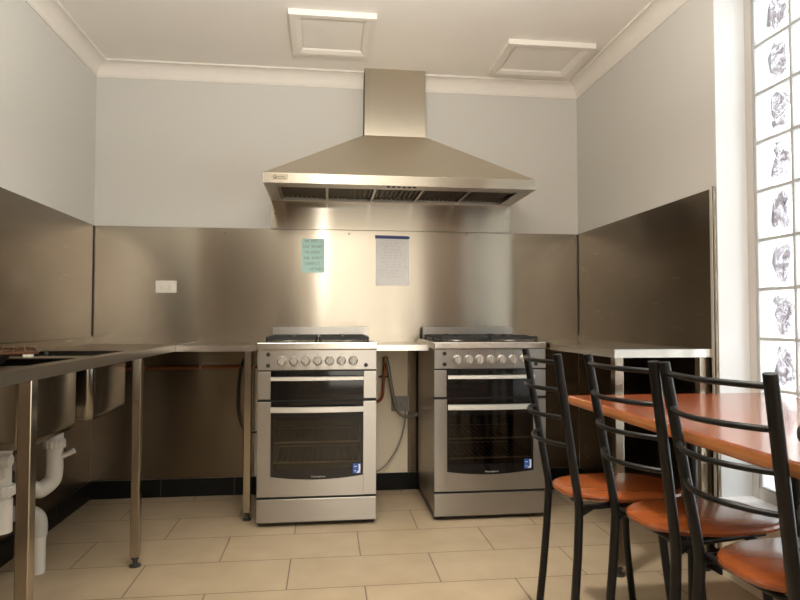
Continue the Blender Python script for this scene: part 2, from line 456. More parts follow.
# ------------------------------------------------------------------ stainless wall sheets
def screw(par, x, y, z, ax='y'):
    MB().lathe([(.004, 0), (.0045, .001), (.003, .003)], 10, (0, 0, 0), 'z') if False else None
    m = MB()
    if ax == 'y': m.lathe([(.0045, 0), (.0045, -.0012), (.0025, -.003)], 10, (x, y, z), 'y')
    else: m.lathe([(.0045, 0), (.0045, -.0012), (.0025, -.003)] if ax == 'x-' else [(.0045, 0), (.0045, .0012), (.0025, .003)], 10, (x, y, z), 'x')
    return m.build('screw', M['screw'], par)
bs = MB().box(.004, W - .004, -.003, -.0006, .868, 1.591).build('splashback_sheet', M['steel_wall'])
for x in (.0045, W - .0045): MB().box(x - .0035, x + .0035, -.0085, -.0032, .945, 1.590).build('sealant', M['dark_strip'], bs)
tag(bs, 'wide brushed steel splashback sheet on the back wall above the benches', 'splashback', 'stainless wall sheets')
for x, z in ((.749, 1.561), (1.494, 1.568), (2.23, 1.575)): screw(bs, x, -.003, z)
hp = MB().box(1.021, 2.516, -.006, -.0005, 1.596, 1.772).box(1.021, 2.516, -.014, -.006, 1.592, 1.598).build('splashback_sheet', M['steel_wall'])
tag(hp, 'narrow steel splashback strip between the range hood and the wide sheet below', 'splashback', 'stainless wall sheets')
for x in (1.044, 2.497): screw(hp, x, -.006, 1.682)
ls = MB().box(.0006, .003, -2.75, -.004, .104, 1.591).build('splashback_sheet', M['steel_side_shaded'])
tag(ls, 'tall shade-toned steel sheet covering the left wall behind the sinks', 'splashback', 'stainless wall sheets')
screw(ls, .003, -.62, 1.56, 'x')
rs = empty('splashback_sheet', (W, -.7, .104))
MB().box(W - .003, W - .0006, -1.385, -.004, .104, 1.591).build('sheet', M['steel_side_shaded'], rs)
m = MB().box(W - .016, W - .0006, -1.391, -1.385, .104, 1.593).box(W - .016, W - .012, -1.399, -1.391, .104, 1.593)
m.build('edge_strip', M['steel_bright'], rs)
MB().box(W - .010, W - .0006, -1.409, -1.392, .104, 1.596).build('end_return', M['steel_leg'], rs)
for y in (-.35, -.85): screw(rs, W - .003, y, 1.56, 'x-')
tag(rs, 'shade-toned steel sheet on the right wall ending in a bright strip at the window', 'splashback', 'stainless wall sheets')
lo = MB().box(.004, .935, -.003, -.0006, .104, .868).build('splashback_sheet', M['steel_low_shaded'])
tag(lo, 'lower steel sheet under the left bench behind the copper pipe', 'splashback', 'stainless wall sheets')
lo2 = MB().box(1.858, W - .004, -.003, -.0006, .104, .868).build('splashback_sheet', M['steel_low_shaded'])
tag(lo2, 'lower steel sheet behind the right cooker beside the cream wall', 'splashback', 'stainless wall sheets')

# ------------------------------------------------------------------ range hood
hood = empty('range_hood', (1.768, 0, 1.763))
x0, x1, yf, zb, zt = 1.022, 2.514, -.50, 1.763, 1.817
fx0, fx1, fy, fz = 1.580, 1.951, -.118, 2.152
m = MB()
# outer skin (lip and pyramid), inner skin closes it from below
o0 = [(x0, yf, zb), (x1, yf, zb), (x1, -.007, zb), (x0, -.007, zb)]
o1 = [(a, b, zt) for a, b, _ in o0]
o2 = [(fx0, fy, fz), (fx1, fy, fz), (fx1, -.007, fz), (fx0, -.007, fz)]
i0 = [(x0 + .012, yf + .012, zb), (x1 - .012, yf + .012, zb), (x1 - .012, -.019, zb), (x0 + .012, -.019, zb)]
i1 = [(a, b, zb + .045) for a, b, _ in i0]
m.loft([i1, i0, o0, o1, o2], True, True)
can = m.build('canopy', M['steel_hood'], hood)
mm = MB().box(x0 + .003, x1 - .003, yf - .0015, yf, zb + .001, zt - .001)
mm.build('lip', M['steel_wall'], hood)
MB().box(fx0, fx1, fy - .002, -.007, fz - .004, H - .001).build('flue', M['steel_flue'], hood)
# underside: front strip, side strips, rear rim
m = MB().box(x0 + .012, x1 - .012, yf + .012, -.395, zb + .001, zb + .006)
m.box(x0 + .012, 1.088, -.395, -.019, zb + .001, zb + .006).box(x1 - .078, x1 - .012, -.395, -.019, zb + .001, zb + .006)
m.box(1.088, x1 - .078, -.040, -.019, zb + .001, zb + .006)
m.build('underside_trim', M['steel_plain'], hood)
n = 5; fa, fb = 1.090, x1 - .080; fw = (fb - fa) / n
for i in range(n):
    m = MB(); a, b = fa + fw * i + .007, fa + fw * (i + 1) - .007
    m.box(a, b, -.392, -.042, zb + .026, zb + .030)
    k = 9
    for j in range(k):
        c = a + (b - a) * (j + .5) / k
        m.box(c - .009, c + .009, -.388, -.046, zb + .016, zb + .019)
    m.build('grease_filter', M['filter'], hood)
for i in range(1, n):
    c = fa + fw * i
    MB().box(c - .007, c + .007, -.395, -.040, zb + .006, zb + .022).build('filter_rail', M['steel_plain'], hood)
for i in range(6):
    c = 1.690 + i * .0285
    MB().box(c - .009, c + .009, -.488, -.470, zb - .005, zb + .001, .001).build('button', M['black_plastic'], hood)
bd = MB().box(1.069, 1.150, yf - .0035, yf - .0015, 1.781, 1.808, .0008).build('badge', M['badge'], hood)
m = MB()
m.lathe([(.0095, yf - .0042), (.0095, yf - .0036)], 20, (1.085, 0, 1.795), 'y')
m.build('logo', M['print_dark'], bd)
m = MB(); m.lathe([(.0052, yf - .0046), (.0052, yf - .0043)], 16, (1.0845, 0, 1.796), 'y'); m.build('logo_centre', M['badge'], bd)
m = MB()
cx = 1.099
for w, h in ((.006, .006), (.005, .005), (.005, .008), (.006, .005), (.005, .006), (.005, .005), (.006, .006)):
    m.box(cx, cx + w - .0018, yf - .0042, yf - .0036, 1.7935 - .002, 1.7935 + h - .003); cx += w
m.box(1.080, 1.146, yf - .0042, yf - .0036, 1.7825, 1.7838)
m.build('lettering', M['print_dark'], bd)
tag(hood, 'wide steel canopy range hood with a square flue above the two cookers', 'range hood')

# ------------------------------------------------------------------ cookers
def make_cooker(s, label, glass_label=None):
    e = empty('gas_cooker', (s + .3, -.33, 0))
    def X(u): return s + u
    m = MB()
    m.box(X(.002), X(.066), -.600, -.055, .045, .885); m.box(X(.534), X(.598), -.600, -.055, .045, .885)
    m.box(X(.066), X(.534), -.150, -.055, .045, .885)
    m.box(X(.066), X(.534), -.600, -.150, .045, .222); m.box(X(.066), X(.534), -.600, -.150, .605, .885)
    m.build('body', M['side_panel'], e)
    m = MB(); t = .004
    m.box(X(.066), X(.066) + t, -.598, -.150, .222, .605); m.box(X(.534) - t, X(.534), -.598, -.150, .222, .605)
    m.box(X(.066), X(.534), -.154, -.150, .222, .605); m.box(X(.066), X(.534), -.598, -.15, .222, .226); m.box(X(.066), X(.534), -.598, -.15, .601, .605)
    m.build('oven_cavity', M['oven_inside'], e)
    for z in (.415, .312):
        m = MB()
        m.tube([(X(.074), -.585, z), (X(.526), -.585, z)], .0045, 8); m.tube([(X(.074), -.17, z), (X(.526), -.17, z)], .0035, 8)
        for k in range(15): u = .085 + k * .0307; m.tube([(X(u), -.585, z), (X(u), -.17, z)], .0013, 6)
        m.build('oven_rack', M['steel_bright'], e)
    m = MB().box(X(.004), X(.596), -.595, -.06, .012, .046)
    m.build('plinth', M['dark_metal'], e)
    for u in (.05, .55):
        for y in (-.55, -.11): MB().lathe([(.018, 0), (.018, .006), (.010, .008), (.010, .014)], 14, (X(u), y, 0)).build('foot', M['black_plastic'], e)
    # hob
    m = MB().box(X(-.003), X(.603), -.634, -.052, .888, .923, .004)
    m.build('hob_top', M['steel_bench'], e)
    MB().box(X(.028), X(.592), -.074, -.060, .923, .996, .001).build('upstand', M['steel_stove'], e)
    MB().box(X(.03), X(.57), -.612, -.080, .9232, .9255).build('hob_plate', M['dark_metal'], e)
    for u, y, r in ((.15, -.20, .042), (.15, -.47, .034), (.45, -.20, .034), (.45, -.47, .048)):
        b = MB().lathe([(r + .012, .9256), (r + .010, .929), (r, .930), (r, .937)], 24, (X(u), y, 0)).build('burner', M['steel_plain'], e, True)
        MB().lathe([(r - .004, .937), (r, .939), (r, .943), (r - .006, .946)], 24, (X(u), y, 0)).build('burner_cap', M['black_iron'], b, True)
    for a, b in ((.038, .296), (.304, .562)):
        m = MB(); z = .952; ym = -.335
        m.box(X(a), X(b), -.604, -.594, z - .016, z, .002); m.box(X(a), X(b), -.088, -.078, z - .016, z, .002)
        m.box(X(a), X(a + .010), -.604, -.078, z - .016, z, .002); m.box(X(b - .010), X(b), -.604, -.078, z - .016, z, .002)
        m.box(X(a), X(b), ym - .005, ym + .005, z - .016, z, .002)
        c = (a + b) / 2
        for yy in (-.20, -.47):
            m.box(X(c - .006), X(c + .006), yy - .125, yy - .028, z - .006, z + .003, .002); m.box(X(c - .006), X(c + .006), yy + .028, yy + .125, z - .006, z + .003, .002)
            m.box(X(a), X(c - .028), yy - .006, yy + .006, z - .006, z + .003, .002); m.box(X(c + .028), X(b), yy - .006, yy + .006, z - .006, z + .003, .002)
        for uu in (a + .001, b - .011):
            for yy in (-.603, -.34, -.088): m.box(X(uu), X(uu + .010), yy, yy + .010, .9257, z - .015)
        m.build('trivet', M['black_iron'], e)
    # black strips standing in for the shade in the gaps between the fronts
    for za, zb_ in ((.136, .155), (.620, .640), (.774, .788)): MB().box(X(.001), X(.599), -.606, -.6005, za, zb_).build('dark_strip', M['black_plastic'], e)
    # control panel
    MB().box(X(0), X(.6), -.626, -.600, .784, .887, .003).build('control_panel', M['steel_stove'], e)
    for i in range(7):
        u = .121 + .0597 * i
        k = MB().lathe([(.0245, -.626), (.0245, -.629), (.0205, -.632), (.0185, -.650), (.0165, -.652)], 28, (X(u), 0, .832), 'y').build('knob', M['knob'], e, True)
        m = MB().loft([rr for rr in [[(X(u) + p, y, .832 + q) for p, q in rrect(0, 0, hw, hh, min(hw, .0045), 4)] for hw, hh, y in ((.0062, .0215, -.650), (.0062, .0215, -.658), (.0045, .019, -.661))]])
        m.build('grip', M['knob'], k, True)
        MB().box(X(u) - .0012, X(u) + .0012, -.6264, -.6258, .862, .868).build('dial_mark', M['print_dark'], e)
    for u, z in ((.054, .864), (.054, .808), (.545, .808)):
        MB().lathe([(.0105, -.626), (.0105, -.629), (.0085, -.630), (.0080, -.634)], 18, (X(u), 0, z), 'y').build('button', M['black_plastic'], e, True)
    # grill door
    g = MB().box(X(0), X(.0665), -.622, -.607, .638, .777, .002).box(X(.5335), X(.6), -.622, -.607, .638, .777, .002).box(X(.06), X(.54), -.6085, -.607, .639, .776).build('grill_door', M['steel_stove'], e)
    MB().box(X(.0667), X(.5333), -.619, -.6086, .634, .778).build('glass', M['black_glass'], g)
    def bar_handle(z0, z1, bow, par):
        m = MB(); N = 14; L = []
        for i in range(N + 1):
            t = i / N; u = .0685 + (.5325 - .0685) * t; k = 1 - (2 * t - 1) ** 2
            y = -.640 - bow * k; dz = .003 * k * 0
            L.append([(X(u), y, z0 - dz), (X(u), y - .010, z0 + .003 - dz), (X(u), y - .010, z1 - .003 - dz), (X(u), y, z1 - dz)])
        m.loft(L)
        h = m.build('handle', M['steel_bright'], par)
        for u in (.085, .515): MB().box(X(u - .008), X(u + .008), -.645, -.620, (z0 + z1) / 2 - .006, (z0 + z1) / 2 + .006).build('bracket', M['steel_plain'], h)
        return h
    bar_handle(.731, .753, .010, g)
    # oven door with a window that bellies down
    m = MB().box(X(0), X(.0685), -.622, -.602, .151, .624, .002).box(X(.5315), X(.6), -.622, -.602, .151, .624, .002)
    N = 16; top = [(X(.068 + .464 * i / N),   .251 - .018 * (1 - (2 * i / N - 1) ** 2)) for i in range(N + 1)]
    m.prism([(X(.068), .151)] + top + [(X(.532), .151)], 'y', -.622, -.602)
    d = m.build('oven_door', M['steel_stove'], e)
    MB().box(X(.0685), X(.5315), -.617, -.612, .231, .624).build('glass', M['oven_glass'], d)
    m = MB().box(X(.0685), X(.5315), -.6185, -.6175, .540, .624).box(X(.0685), X(.080), -.6185, -.6175, .24, .54).box(X(.520), X(.5315), -.6185, -.6175, .24, .54).box(X(.08), X(.52), -.6185, -.6175, .231, .288)
    m.build('glass_border', M['black_glass'], d)
    bar_handle(.572, .602, .014, d)
    st = MB().box(X(.480), X(.521), -.6200, -.6186, .258, .308, .0005).build('sticker', M['sticker_blue'], d)
    MB().prism([(X(.508), .304), (X(.518), .305), (X(.519), .279), (X(.516), .261), (X(.497), .260), (X(.511), .275)], 'y', -.6206, -.6201).box(X(.486), X(.500), -.6206, -.6201, .291, .295).box(X(.488), X(.497), -.6206, -.6201, .269, .273).build('sticker_print', M['sticker_white'], st)
    text_mesh('brand_lettering', 'Westinghouse', .0125, M['print_grey'], (X(.306), -.6192, .2475), RX90, d)
    MB().box(X(0), X(.6), -.622, -.600, .024, .140, .003).build('drawer_front', M['steel_stove'], e)
    tag(e, label, 'cooker', 'upright gas cookers')
    return e
S1, S2 = 1.015, 1.915
ck = make_cooker(S1, 'left upright steel gas cooker, below the pale green note')
ck2 = copy_tree(ck); ck2.location.x += S2 - S1
ck2['label'] = 'right upright steel gas cooker, partly hidden by a black chair back'

# ------------------------------------------------------------------ benches
def square_leg(par, x, y, z1, w=.038, foot=True):
    l = MB().box(x - w / 2, x + w / 2, y - w / 2, y + w / 2, .040, z1, .003).build('leg', M['steel_leg'], par)
    MB().lathe([(.024, 0), (.024, .006), (.010, .012), (.010, .028), (.016, .030), (.016, .042)], 16, (x, y, 0)).build('foot', M['dark_metal'], l)
    return l
def bench(name, x0, x1, y0, y1, z, th, label, legs=(), group='stainless benches'):
    e = empty(name, ((x0 + x1) / 2, (y0 + y1) / 2, 0))
    m = MB().box(x0, x1, y0, y1, z - .004, z)
    m.box(x0, x1, y0, y0 + .012, z - th, z - .004); m.box(x0, x1, y1 - .003, y1, z - th, z - .004)
    m.box(x0, x0 + .012, y0 + .012, y1 - .003, z - th, z - .004); m.box(x1 - .012, x1, y0 + .012, y1 - .003, z - th, z - .004)
    m.box(x0 + .012, x1 - .012, y0 + .012, y1 - .003, z - th + .004, z - .006)
    m.build('bench_top', M['steel_bench'], e)
    for x, y in legs: square_leg(e, x, y, z - th + .003)
    tag(e, label, 'bench', group); return e
bench('steel_bench', .590, 1.005, -.500, -.004, .9045, .031, 'short steel bench between the sink bench and left cooker', [(.953, -.478)])
bench('steel_bench', 1.624, 1.9115, -.500, -.004, .9045, .031, 'small steel bench filling the gap between the two cookers')
bench('steel_bench', 2.526, W - .004, -1.384, -.004, .9175, .034, 'long steel bench along the right wall beside the table', [(2.547, -1.362), (2.930, -1.345)])

sink = empty('sink_bench', (.29, -1.4, 0))
SX, SY1 = .588, -2.75
zt_, zr = .896, .909
A = (.095, .452, -1.775, -1.385); B = (.095, .452, -1.240, -.835)
m = MB()
def plate(xa, xb, ya, yb): m.box(xa, xb, ya, yb, zt_ - .004, zt_)
plate(.004, A[0], SY1, -.004); plate(A[1], SX - .02, SY1, -.004)
plate(A[0], A[1], SY1, A[2]); plate(A[0], A[1], A[3], B[2]); plate(A[0], A[1], B[3], -.004)
# raised front rim and apron
m.prism([(SX - .028, zt_ - .004), (SX - .020, zr), (SX, zr), (SX, zr - .034), (SX - .012, zr - .034), (SX - .012, zt_ - .004)], 'y', SY1, -.004)
m.box(.004, SX - .012, SY1, SY1 + .003, zr - .034, zt_ - .004)
m.build('bench_top', M['steel_sink_shaded'], sink)
MB().box(.004, .016, SY1, -.004, zt_, .935).build('upstand', M['steel_side_shaded'], sink)
def bowl(bx):
    xa, xb, ya, yb = bx; cx, cy, hx, hy = (xa + xb) / 2, (ya + yb) / 2, (xb - xa) / 2, (yb - ya) / 2
    m = MB(); zb = .637; L = []
    for o, z in ((.004, zt_), (.004, zb + .030), (-.001, zb + .012), (-.009, zb + .003), (-.024, zb)):
        L.append([(p, q, z) for p, q in rrect(cx, cy, hx + o, hy + o, .03)])
    for o, z in ((-.026, zb + .003), (-.011, zb + .006), (-.004, zb + .014), (0, zb + .031), (0, zt_)):
        L.append([(p, q, z) for p, q in rrect(cx, cy, hx + o, hy + o, .028)])
    m.loft(L, True, True)
    # open the two end caps: cap0 is the top ring side by construction, remove both big caps at the rim
    bm = m.bm; big = [f for f in bm.faces if len(f.verts) > 8]
    bmesh.ops.delete(bm, geom=big, context='FACES_ONLY')
    vs = [v for v in bm.verts if abs(v.co.z - zb) < 1e-4]; vi = [v for v in bm.verts if abs(v.co.z - zb - .003) < 1e-4]
    b = m.build('bowl', M['steel_bowl'], sink, True)
    MB().box(xa + .022, xb - .022, ya + .022, yb - .022, zb, zb + .003).build('bowl_floor', M['steel_bowl'], b)
    MB().lathe([(.036, zb + .0035), (.036, zb + .006), (.028, zb + .006)], 20, (cx, cy, 0)).build('drain', M['steel_plain'], b)
bowl(A); bowl(B)
for x, y in ((.563, -1.035), (.560, -1.995), (.560, -2.715)): square_leg(sink, x, y, zr - .031, .036)
tag(sink, 'long steel sink bench with two bowls along the left wall', 'sink bench')

# plastic waste pipes under the bowls
def nut(par, x, y, z, r, h=.03, axis='z', n=14):
    m = MB(); L = []
    for hh, rr in ((0, r * .94), (.15, r), (.85, r), (1, r * .94)):
        ring = []
        for k in range(n * 2):
            a = PI * k / n; q = rr * (1 + (.05 if k % 2 else -.02)); c, s_ = q * math.cos(a), q * math.sin(a)
            ring.append((x + c, y + s_, z + h * (hh - .5)) if axis == 'z' else ((x + h * (hh - .5), y + c, z + s_) if axis == 'x' else (x + c, y + h * (hh - .5), z + s_)))
        L.append(ring)
    m.loft(L); return m.build('nut', M['pvc'], par)
def trap(x, y, label, dirn, zt):
    e = empty('drain_trap', (x, y, 0)); r = .032
    d = Vector(dirn)
    U = .095
    path = [Vector((x, y, zt)), Vector((x, y, .50)), Vector((x, y, .405)), Vector((x, y, .372)) + d * .012, Vector((x, y, .348)) + d * .045, Vector((x, y, .348)) + d * (U * .62), Vector((x, y, .370)) + d * (U + .005), Vector((x, y, .40)) + d * (U + .012), Vector((x, y, .50)) + d * (U + .012)]
    MB().tube(path, r, 18, smooth=4).build('trap_pipe', M['pvc'], e, True)
    nut(e, x, y, .527, .039, .034); t = path[-1]
    nut(e, t.x, t.y, .455, .038, .032)
    p = Vector((x, y, .470)) + Vector((.02, 0, 0)); MB().tube([p, p + Vector((.046, -.004, .022)), p + Vector((.058, -.004, .028))], .0115, 12).build('spigot', M['pvc'], e, True)
    f = MB().lathe([(.042, .6365), (.042, .630), (.030, .622), (.030, zt - .01)], 20, (x, y, 0)).build('flange', M['pvc'], e, True)
    tag(e, label, 'drain trap', 'plastic traps under the sinks'); return e, t
e1, t1 = trap(.250, -1.072, 'white plastic drain trap under the far sink bowl', (-.82, -.57, 0), .62)
# arm of the first trap runs down into the standpipe
MB().tube([t1, t1 + Vector((-.004, -.008, .03)), t1 + Vector((-.028, -.03, .055)), t1 + Vector((-.07, -.06, .052))], .0235, 16, smooth=4).build('outlet_arm', M['pvc'], e1, True)
e = empty('waste_pipe', (.19, -1.06, 0))
MB().tube([(.19, -1.06, .0), (.19, -1.06, .165)], .0265, 18).build('pipe', M['pvc'], e, True)
MB().tube([(.19, -1.06, .150), (.19, -1.06, .205), (.178, -1.066, .235), (.150, -1.078, .250), (.105, -1.094, .252), (.016, -1.12, .252)], .031, 18, smooth=4).build('elbow', M['pvc_grey'], e, True)
tag(e, 'white upright waste pipe with a grey elbow standing on floor', 'waste pipe')
e = empty('drain_trap', (.292, -1.56, 0))
x, y = .287, -1.56
MB().lathe([(.042, .6365), (.042, .628), (.030, .622), (.030, .59)], 20, (x, y, 0)).build('flange', M['pvc'], e, True)
MB().tube([(x, y, .60), (x, y, .40)], .0285, 18).build('body', M['pvc'], e, True)
nut(e, x + .028, y - .03, .572, .021, .028, 'x'); nut(e, x, y, .468, .040, .034)
MB().tube([(x, y, .572), (x + .028, y - .03, .572)], .016, 14).build('branch', M['pvc'], e, True)
MB().tube([(x, y, .440), (x, y, .330)], .0335, 18).build('bottle', M['pvc'], e, True)
MB().tube([(x - .015, y, .365), (x - .03, y + .045, .345), (x - .06, y + .09, .335), (x - .09, y + .13, .35)], .026, 16, smooth=4).build('outlet_arm', M['pvc'], e, True)
MB().tube([(x + .01, y - .02, .52), (x + .02, y - .052, .535)], .012, 12).build('spigot', M['pvc'], e, True)
tag(e, 'white plastic bottle trap under the near sink bowl', 'drain trap', 'plastic traps under the sinks')

# things on the sink bench
t = empty('baking_tray', (.24, -1.63, zt_))
tx0, tx1, ty0, ty1 = .04, .385, -2.20, -1.66
m = MB(); z0, z1 = zt_ + .0008, zt_ + .038
L = [[(p, q, z) for p, q in rrect((tx0 + tx1) / 2, (ty0 + ty1) / 2, (tx1 - tx0) / 2 + o, (ty1 - ty0) / 2 + o, .03)] for o, z in ((-.03, z0), (-.008, z1 - .002), (0, z1), (-.010, z1 - .001), (-.032, z0 + .003))]
m.loft(L, True, True).build('tray', M['dark_metal'], t)
tag(t, 'black baking tray under the browned wire rack on the sink bench', 'baking tray')
rk = empty('wire_rack', (.275, -1.72, zt_ + .04))
c0, c1, vv = Vector((.335, -1.46)), Vector((.525, -1.865)), Vector((-.9, -.43)).normalized()
zr_ = zt_ + .0435
def P3(p, z=zr_): return (p.x, p.y, z)
q0, q1 = c0 + vv * .30, c1 + vv * .30
MB().tube([P3(c0), P3(c1), P3(q1), P3(q0), P3(c0)], .0034, 8).build('rim', M['burnt_wire'], rk)
m = MB()
for k in range(1, 10):
    a = vv * (.03 * k); m.tube([P3(c0 + a, zr_ + .004), P3(c1 + a, zr_ + .004)], .0015, 6)
for k in (1, 2):
    a = c0.lerp(c1, k / 3); m.tube([P3(a), P3(a + vv * .30)], .0022, 6)
m.build('wires', M['burnt_wire'], rk)
tag(rk, 'browned wire cooling rack lying on the black tray', 'wire rack')
sp = MB().box(.238, .262, -1.335, -1.295, zt_ + .0005, zt_ + .0165, .004).build('soap_bar', M['soap'])
tag(sp, 'small white block of soap on the steel strip between the sink bowls', 'soap')

# ------------------------------------------------------------------ power points, pipes, hoses
def power_point(x0, x1, z0, z1, y, mat, label, round_=False):
    e = empty('power_point', ((x0 + x1) / 2, y, (z0 + z1) / 2))
    MB().box(x0, x1, y - .009, y, z0, z1, .003).build('plate', mat, e)
    w, h = x1 - x0, z1 - z0
    for k in (.30, .68):
        cx = x0 + w * k; cz = z0 + h * .42
        if round_:
            s = MB().lathe([(.021, y - .009), (.021, y - .013), (.017, y - .014)], 20, (cx, 0, cz), 'y').build('socket', mat, e)
        else:
            s = MB().box(cx - .018, cx + .018, y - .012, y - .009, cz - .021, cz + .019, .001).build('socket', mat, e)
        m = MB()
        for dx, a in ((-.007, .5), (.007, -.5)):
            b = bmesh.new(); bmesh.ops.create_cube(b, size=1); b.transform(Matrix.Translation((cx + dx, y - .0145 if round_ else y - .0123, cz + .005)) @ Matrix.Rotation(a, 4, 'Y') @ Matrix.Diagonal((.0018, .0010, .008, 1))); m.add(b)
        m.box(cx - .001, cx + .001, y - .015 if round_ else y - .0128, y - .0138 if round_ else y - .0118, cz - .012, cz - .005)
        m.build('slots', M['print_dark'], s)
        MB().box(cx - .006, cx + .006, y - .013, y - .009, z1 - h * .27, z1 - h * .10, .001).build('switch', mat, e)
    tag(e, label, 'power point', 'double power points'); return e
power_point(.355, .474, 1.198, 1.270, -.003, M['plastic'], 'white double power point on the splashback above the left bench')
power_point(1.757, 1.868, .478, .570, -.0005, M['grey_plastic'], 'grey double power point low on the cream wall between the cookers', True)

e = empty('gas_pipe', (.6, -.02, .755))
MB().tube([(.06, -.022, .752), (.60, -.022, .756), (.96, -.022, .758), (1.008, -.024, .757)], .0085, 12).build('pipe', M['copper'], e, True)
for x in (.30, .62, .93): MB().box(x - .006, x + .006, -.033, -.003, .744, .768, .002).build('clip', M['steel_leg'], e)
tag(e, 'long horizontal copper gas pipe under the left bench', 'gas pipe', 'copper gas pipes')
e = empty('gas_pipe', (1.70, -.07, .65))
MB().tube([(1.716, -.055, .790), (1.708, -.055, .73), (1.702, -.055, .64), (1.698, -.055, .585), (1.682, -.045, .552), (1.645, -.036, .538), (1.59, -.034, .538)], .0095, 12, smooth=4).build('pipe', M['copper'], e, True)
MB().lathe([(.013, .775), (.017, .785), (.017, .810), (.010, .818)], 14, (1.716, -.055, 0)).build('valve', M['brass'], e, True)
MB().tube([(1.674, -.055, .695), (1.735, -.055, .695)], .005, 8).box(1.698, 1.712, -.055, -.001, .688, .702).build('clip', M['dark_metal'], e)
tag(e, 'short copper gas pipe with a valve between the two cookers', 'gas pipe', 'copper gas pipes')
e = MB().tube([(1.720, -.088, .795), (1.728, -.088, .760), (1.745, -.085, .66), (1.765, -.085, .56), (1.790, -.085, .49), (1.822, -.085, .462), (1.870, -.060, .452), (1.912, -.036, .460), (1.95, -.030, .466)], .011, 12, smooth=5).build('gas_hose', M['hose'], None, True)
tag(e, 'grey braided gas hose looping to the right cooker', 'hose')
e = empty('power_cable', (1.80, -.04, .48))
MB().tube([(1.836, -.032, .500), (1.838, -.055, .47), (1.832, -.050, .40), (1.81, -.04, .31), (1.77, -.035, .225), (1.71, -.04, .15), (1.64, -.045, .115), (1.60, -.045, .112)], .0055, 10, smooth=5).build('cord', M['grey_cable'], e, True)
MB().lathe([(.016, -.0148), (.018, -.020), (.018, -.038), (.010, -.044)], 16, (1.833, 0, .515), 'y').build('plug', M['grey_plastic'], e, True)
tag(e, 'thin grey power cable hanging from the low power point', 'cable', 'cooker cables')
e = MB().tube([(.862, -.03, .80), (.848, -.04, .72), (.838, -.045, .60), (.842, -.045, .49), (.868, -.05, .41), (.915, -.06, .375), (.965, -.06, .385), (1.005, -.05, .42)], .0055, 10, smooth=5).build('power_cable', M['cable'], None, True)
tag(e, 'dark cable looping under the left bench into the left cooker', 'cable', 'cooker cables')

# ------------------------------------------------------------------ notes on the splashback
YN = -.0032
nt_ = empty('note', (1.277, YN, 1.43))
def sheet(x0, x1, z0, z1, lift, curl):
    m = MB(); N = 10; top = []
    G = [[None] * (N + 1) for _ in range(N + 1)]
    for i in range(N + 1):
        for j in range(N + 1):
            u, v = i / N, j / N
            y = YN - .0006 - lift * (v ** 2) * .6 - curl * (abs(2 * u - 1) ** 3) * v - .0006 * math.sin(9 * u + 5 * v)
            G[i][j] = (x0 + (x1 - x0) * u, min(y, YN - .0005), z1 + (z0 - z1) * v)
    for off in (0, -.0004):
        V = [[m.bm.verts.new((a, b + off, c)) for a, b, c in row] for row in G]
        for i in range(N):
            for j in range(N): m.bm.faces.new((V[i][j], V[i + 1][j], V[i + 1][j + 1], V[i][j + 1]))
    return m
sheet(1.205, 1.344, 1.327, 1.534, .001, 0).build('paper', M['teal_paper'], nt_)
GL = {'D': [[(0, 0), (0, 1), (.6, .8), (.7, .4), (.5, .1), (0, 0)]], 'O': [[(.3, 0), (0, .4), (.2, 1), (.6, .9), (.7, .4), (.3, 0)]], 'N': [[(0, 0), (0, 1), (.65, 0), (.65, 1)]],
      'T': [[(0, 1), (.7, 1)], [(.35, 1), (.35, 0)]], 'U': [[(0, 1), (.05, .2), (.35, 0), (.6, .2), (.65, 1)]], 'S': [[(.6, .9), (.2, 1), (.1, .65), (.55, .4), (.5, .05), (0, .1)]],
      'E': [[(.6, 1), (0, 1), (0, 0), (.6, 0)], [(0, .5), (.5, .5)]], 'P': [[(0, 0), (0, 1), (.6, .9), (.5, .5), (0, .45)]], 'A': [[(0, 0), (.35, 1), (.7, 0)], [(.15, .4), (.55, .4)]],
      'K': [[(0, 0), (0, 1)], [(.6, 1), (0, .45), (.65, 0)]], 'H': [[(0, 0), (0, 1)], [(.6, 0), (.6, 1)], [(0, .5), (.6, .5)]], 'C': [[(.65, .9), (.2, 1), (0, .5), (.2, 0), (.65, .1)]],
      'R': [[(0, 0), (0, 1), (.6, .9), (.5, .5), (0, .45), (.65, 0)]], 'I': [[(.2, 0), (.2, 1)]], 'M': [[(0, 0), (.05, 1), (.35, .3), (.65, 1), (.7, 0)]], 'W': [[(0, 1), (.2, 0), (.35, .7), (.5, 0), (.7, 1)]],
      'F': [[(.6, 1), (0, 1), (0, 0)], [(0, .5), (.45, .5)]], 'Y': [[(0, 1), (.35, .5), (.7, 1)], [(.35, .5), (.35, 0)]], 'V': [[(0, 1), (.35, 0), (.7, 1)]]}
def handwriting(m, txt, x, z, h, y, r, jit=.12):
    cx = x
    for ch in txt:
        if ch != ' ':
            for st in GL.get(ch, GL['S']):
                m.tube([(cx + (p + random.uniform(-jit, jit) * .5) * h * .85, y, z + (q + random.uniform(-jit, jit) * .5) * h + (cx - x) * .03) for p, q in st], r, 5)
        cx += h * (.92 if ch != ' ' else .8)
m = MB()
for txt, x, z in (('DO NOT', 1.226, 1.513), ('USE HANDS', 1.216, 1.478), ('TO PUSH', 1.226, 1.443), ('THE KNOBS', 1.219, 1.408), ('CORRECT', 1.226, 1.375), ('RETURNS', 1.258, 1.341)):
    handwriting(m, txt, x, z, .0145, YN - .0019, .0009)
m.build('handwriting', M['ink'], nt_)
tag(nt_, 'pale green handwritten note stuck on the splashback above the left cooker', 'note', 'paper notes')
n2 = empty('note', (1.76, YN, 1.41))
sheet(1.660, 1.866, 1.252, 1.560, .003, .006).build('paper', M['white_paper'], n2)
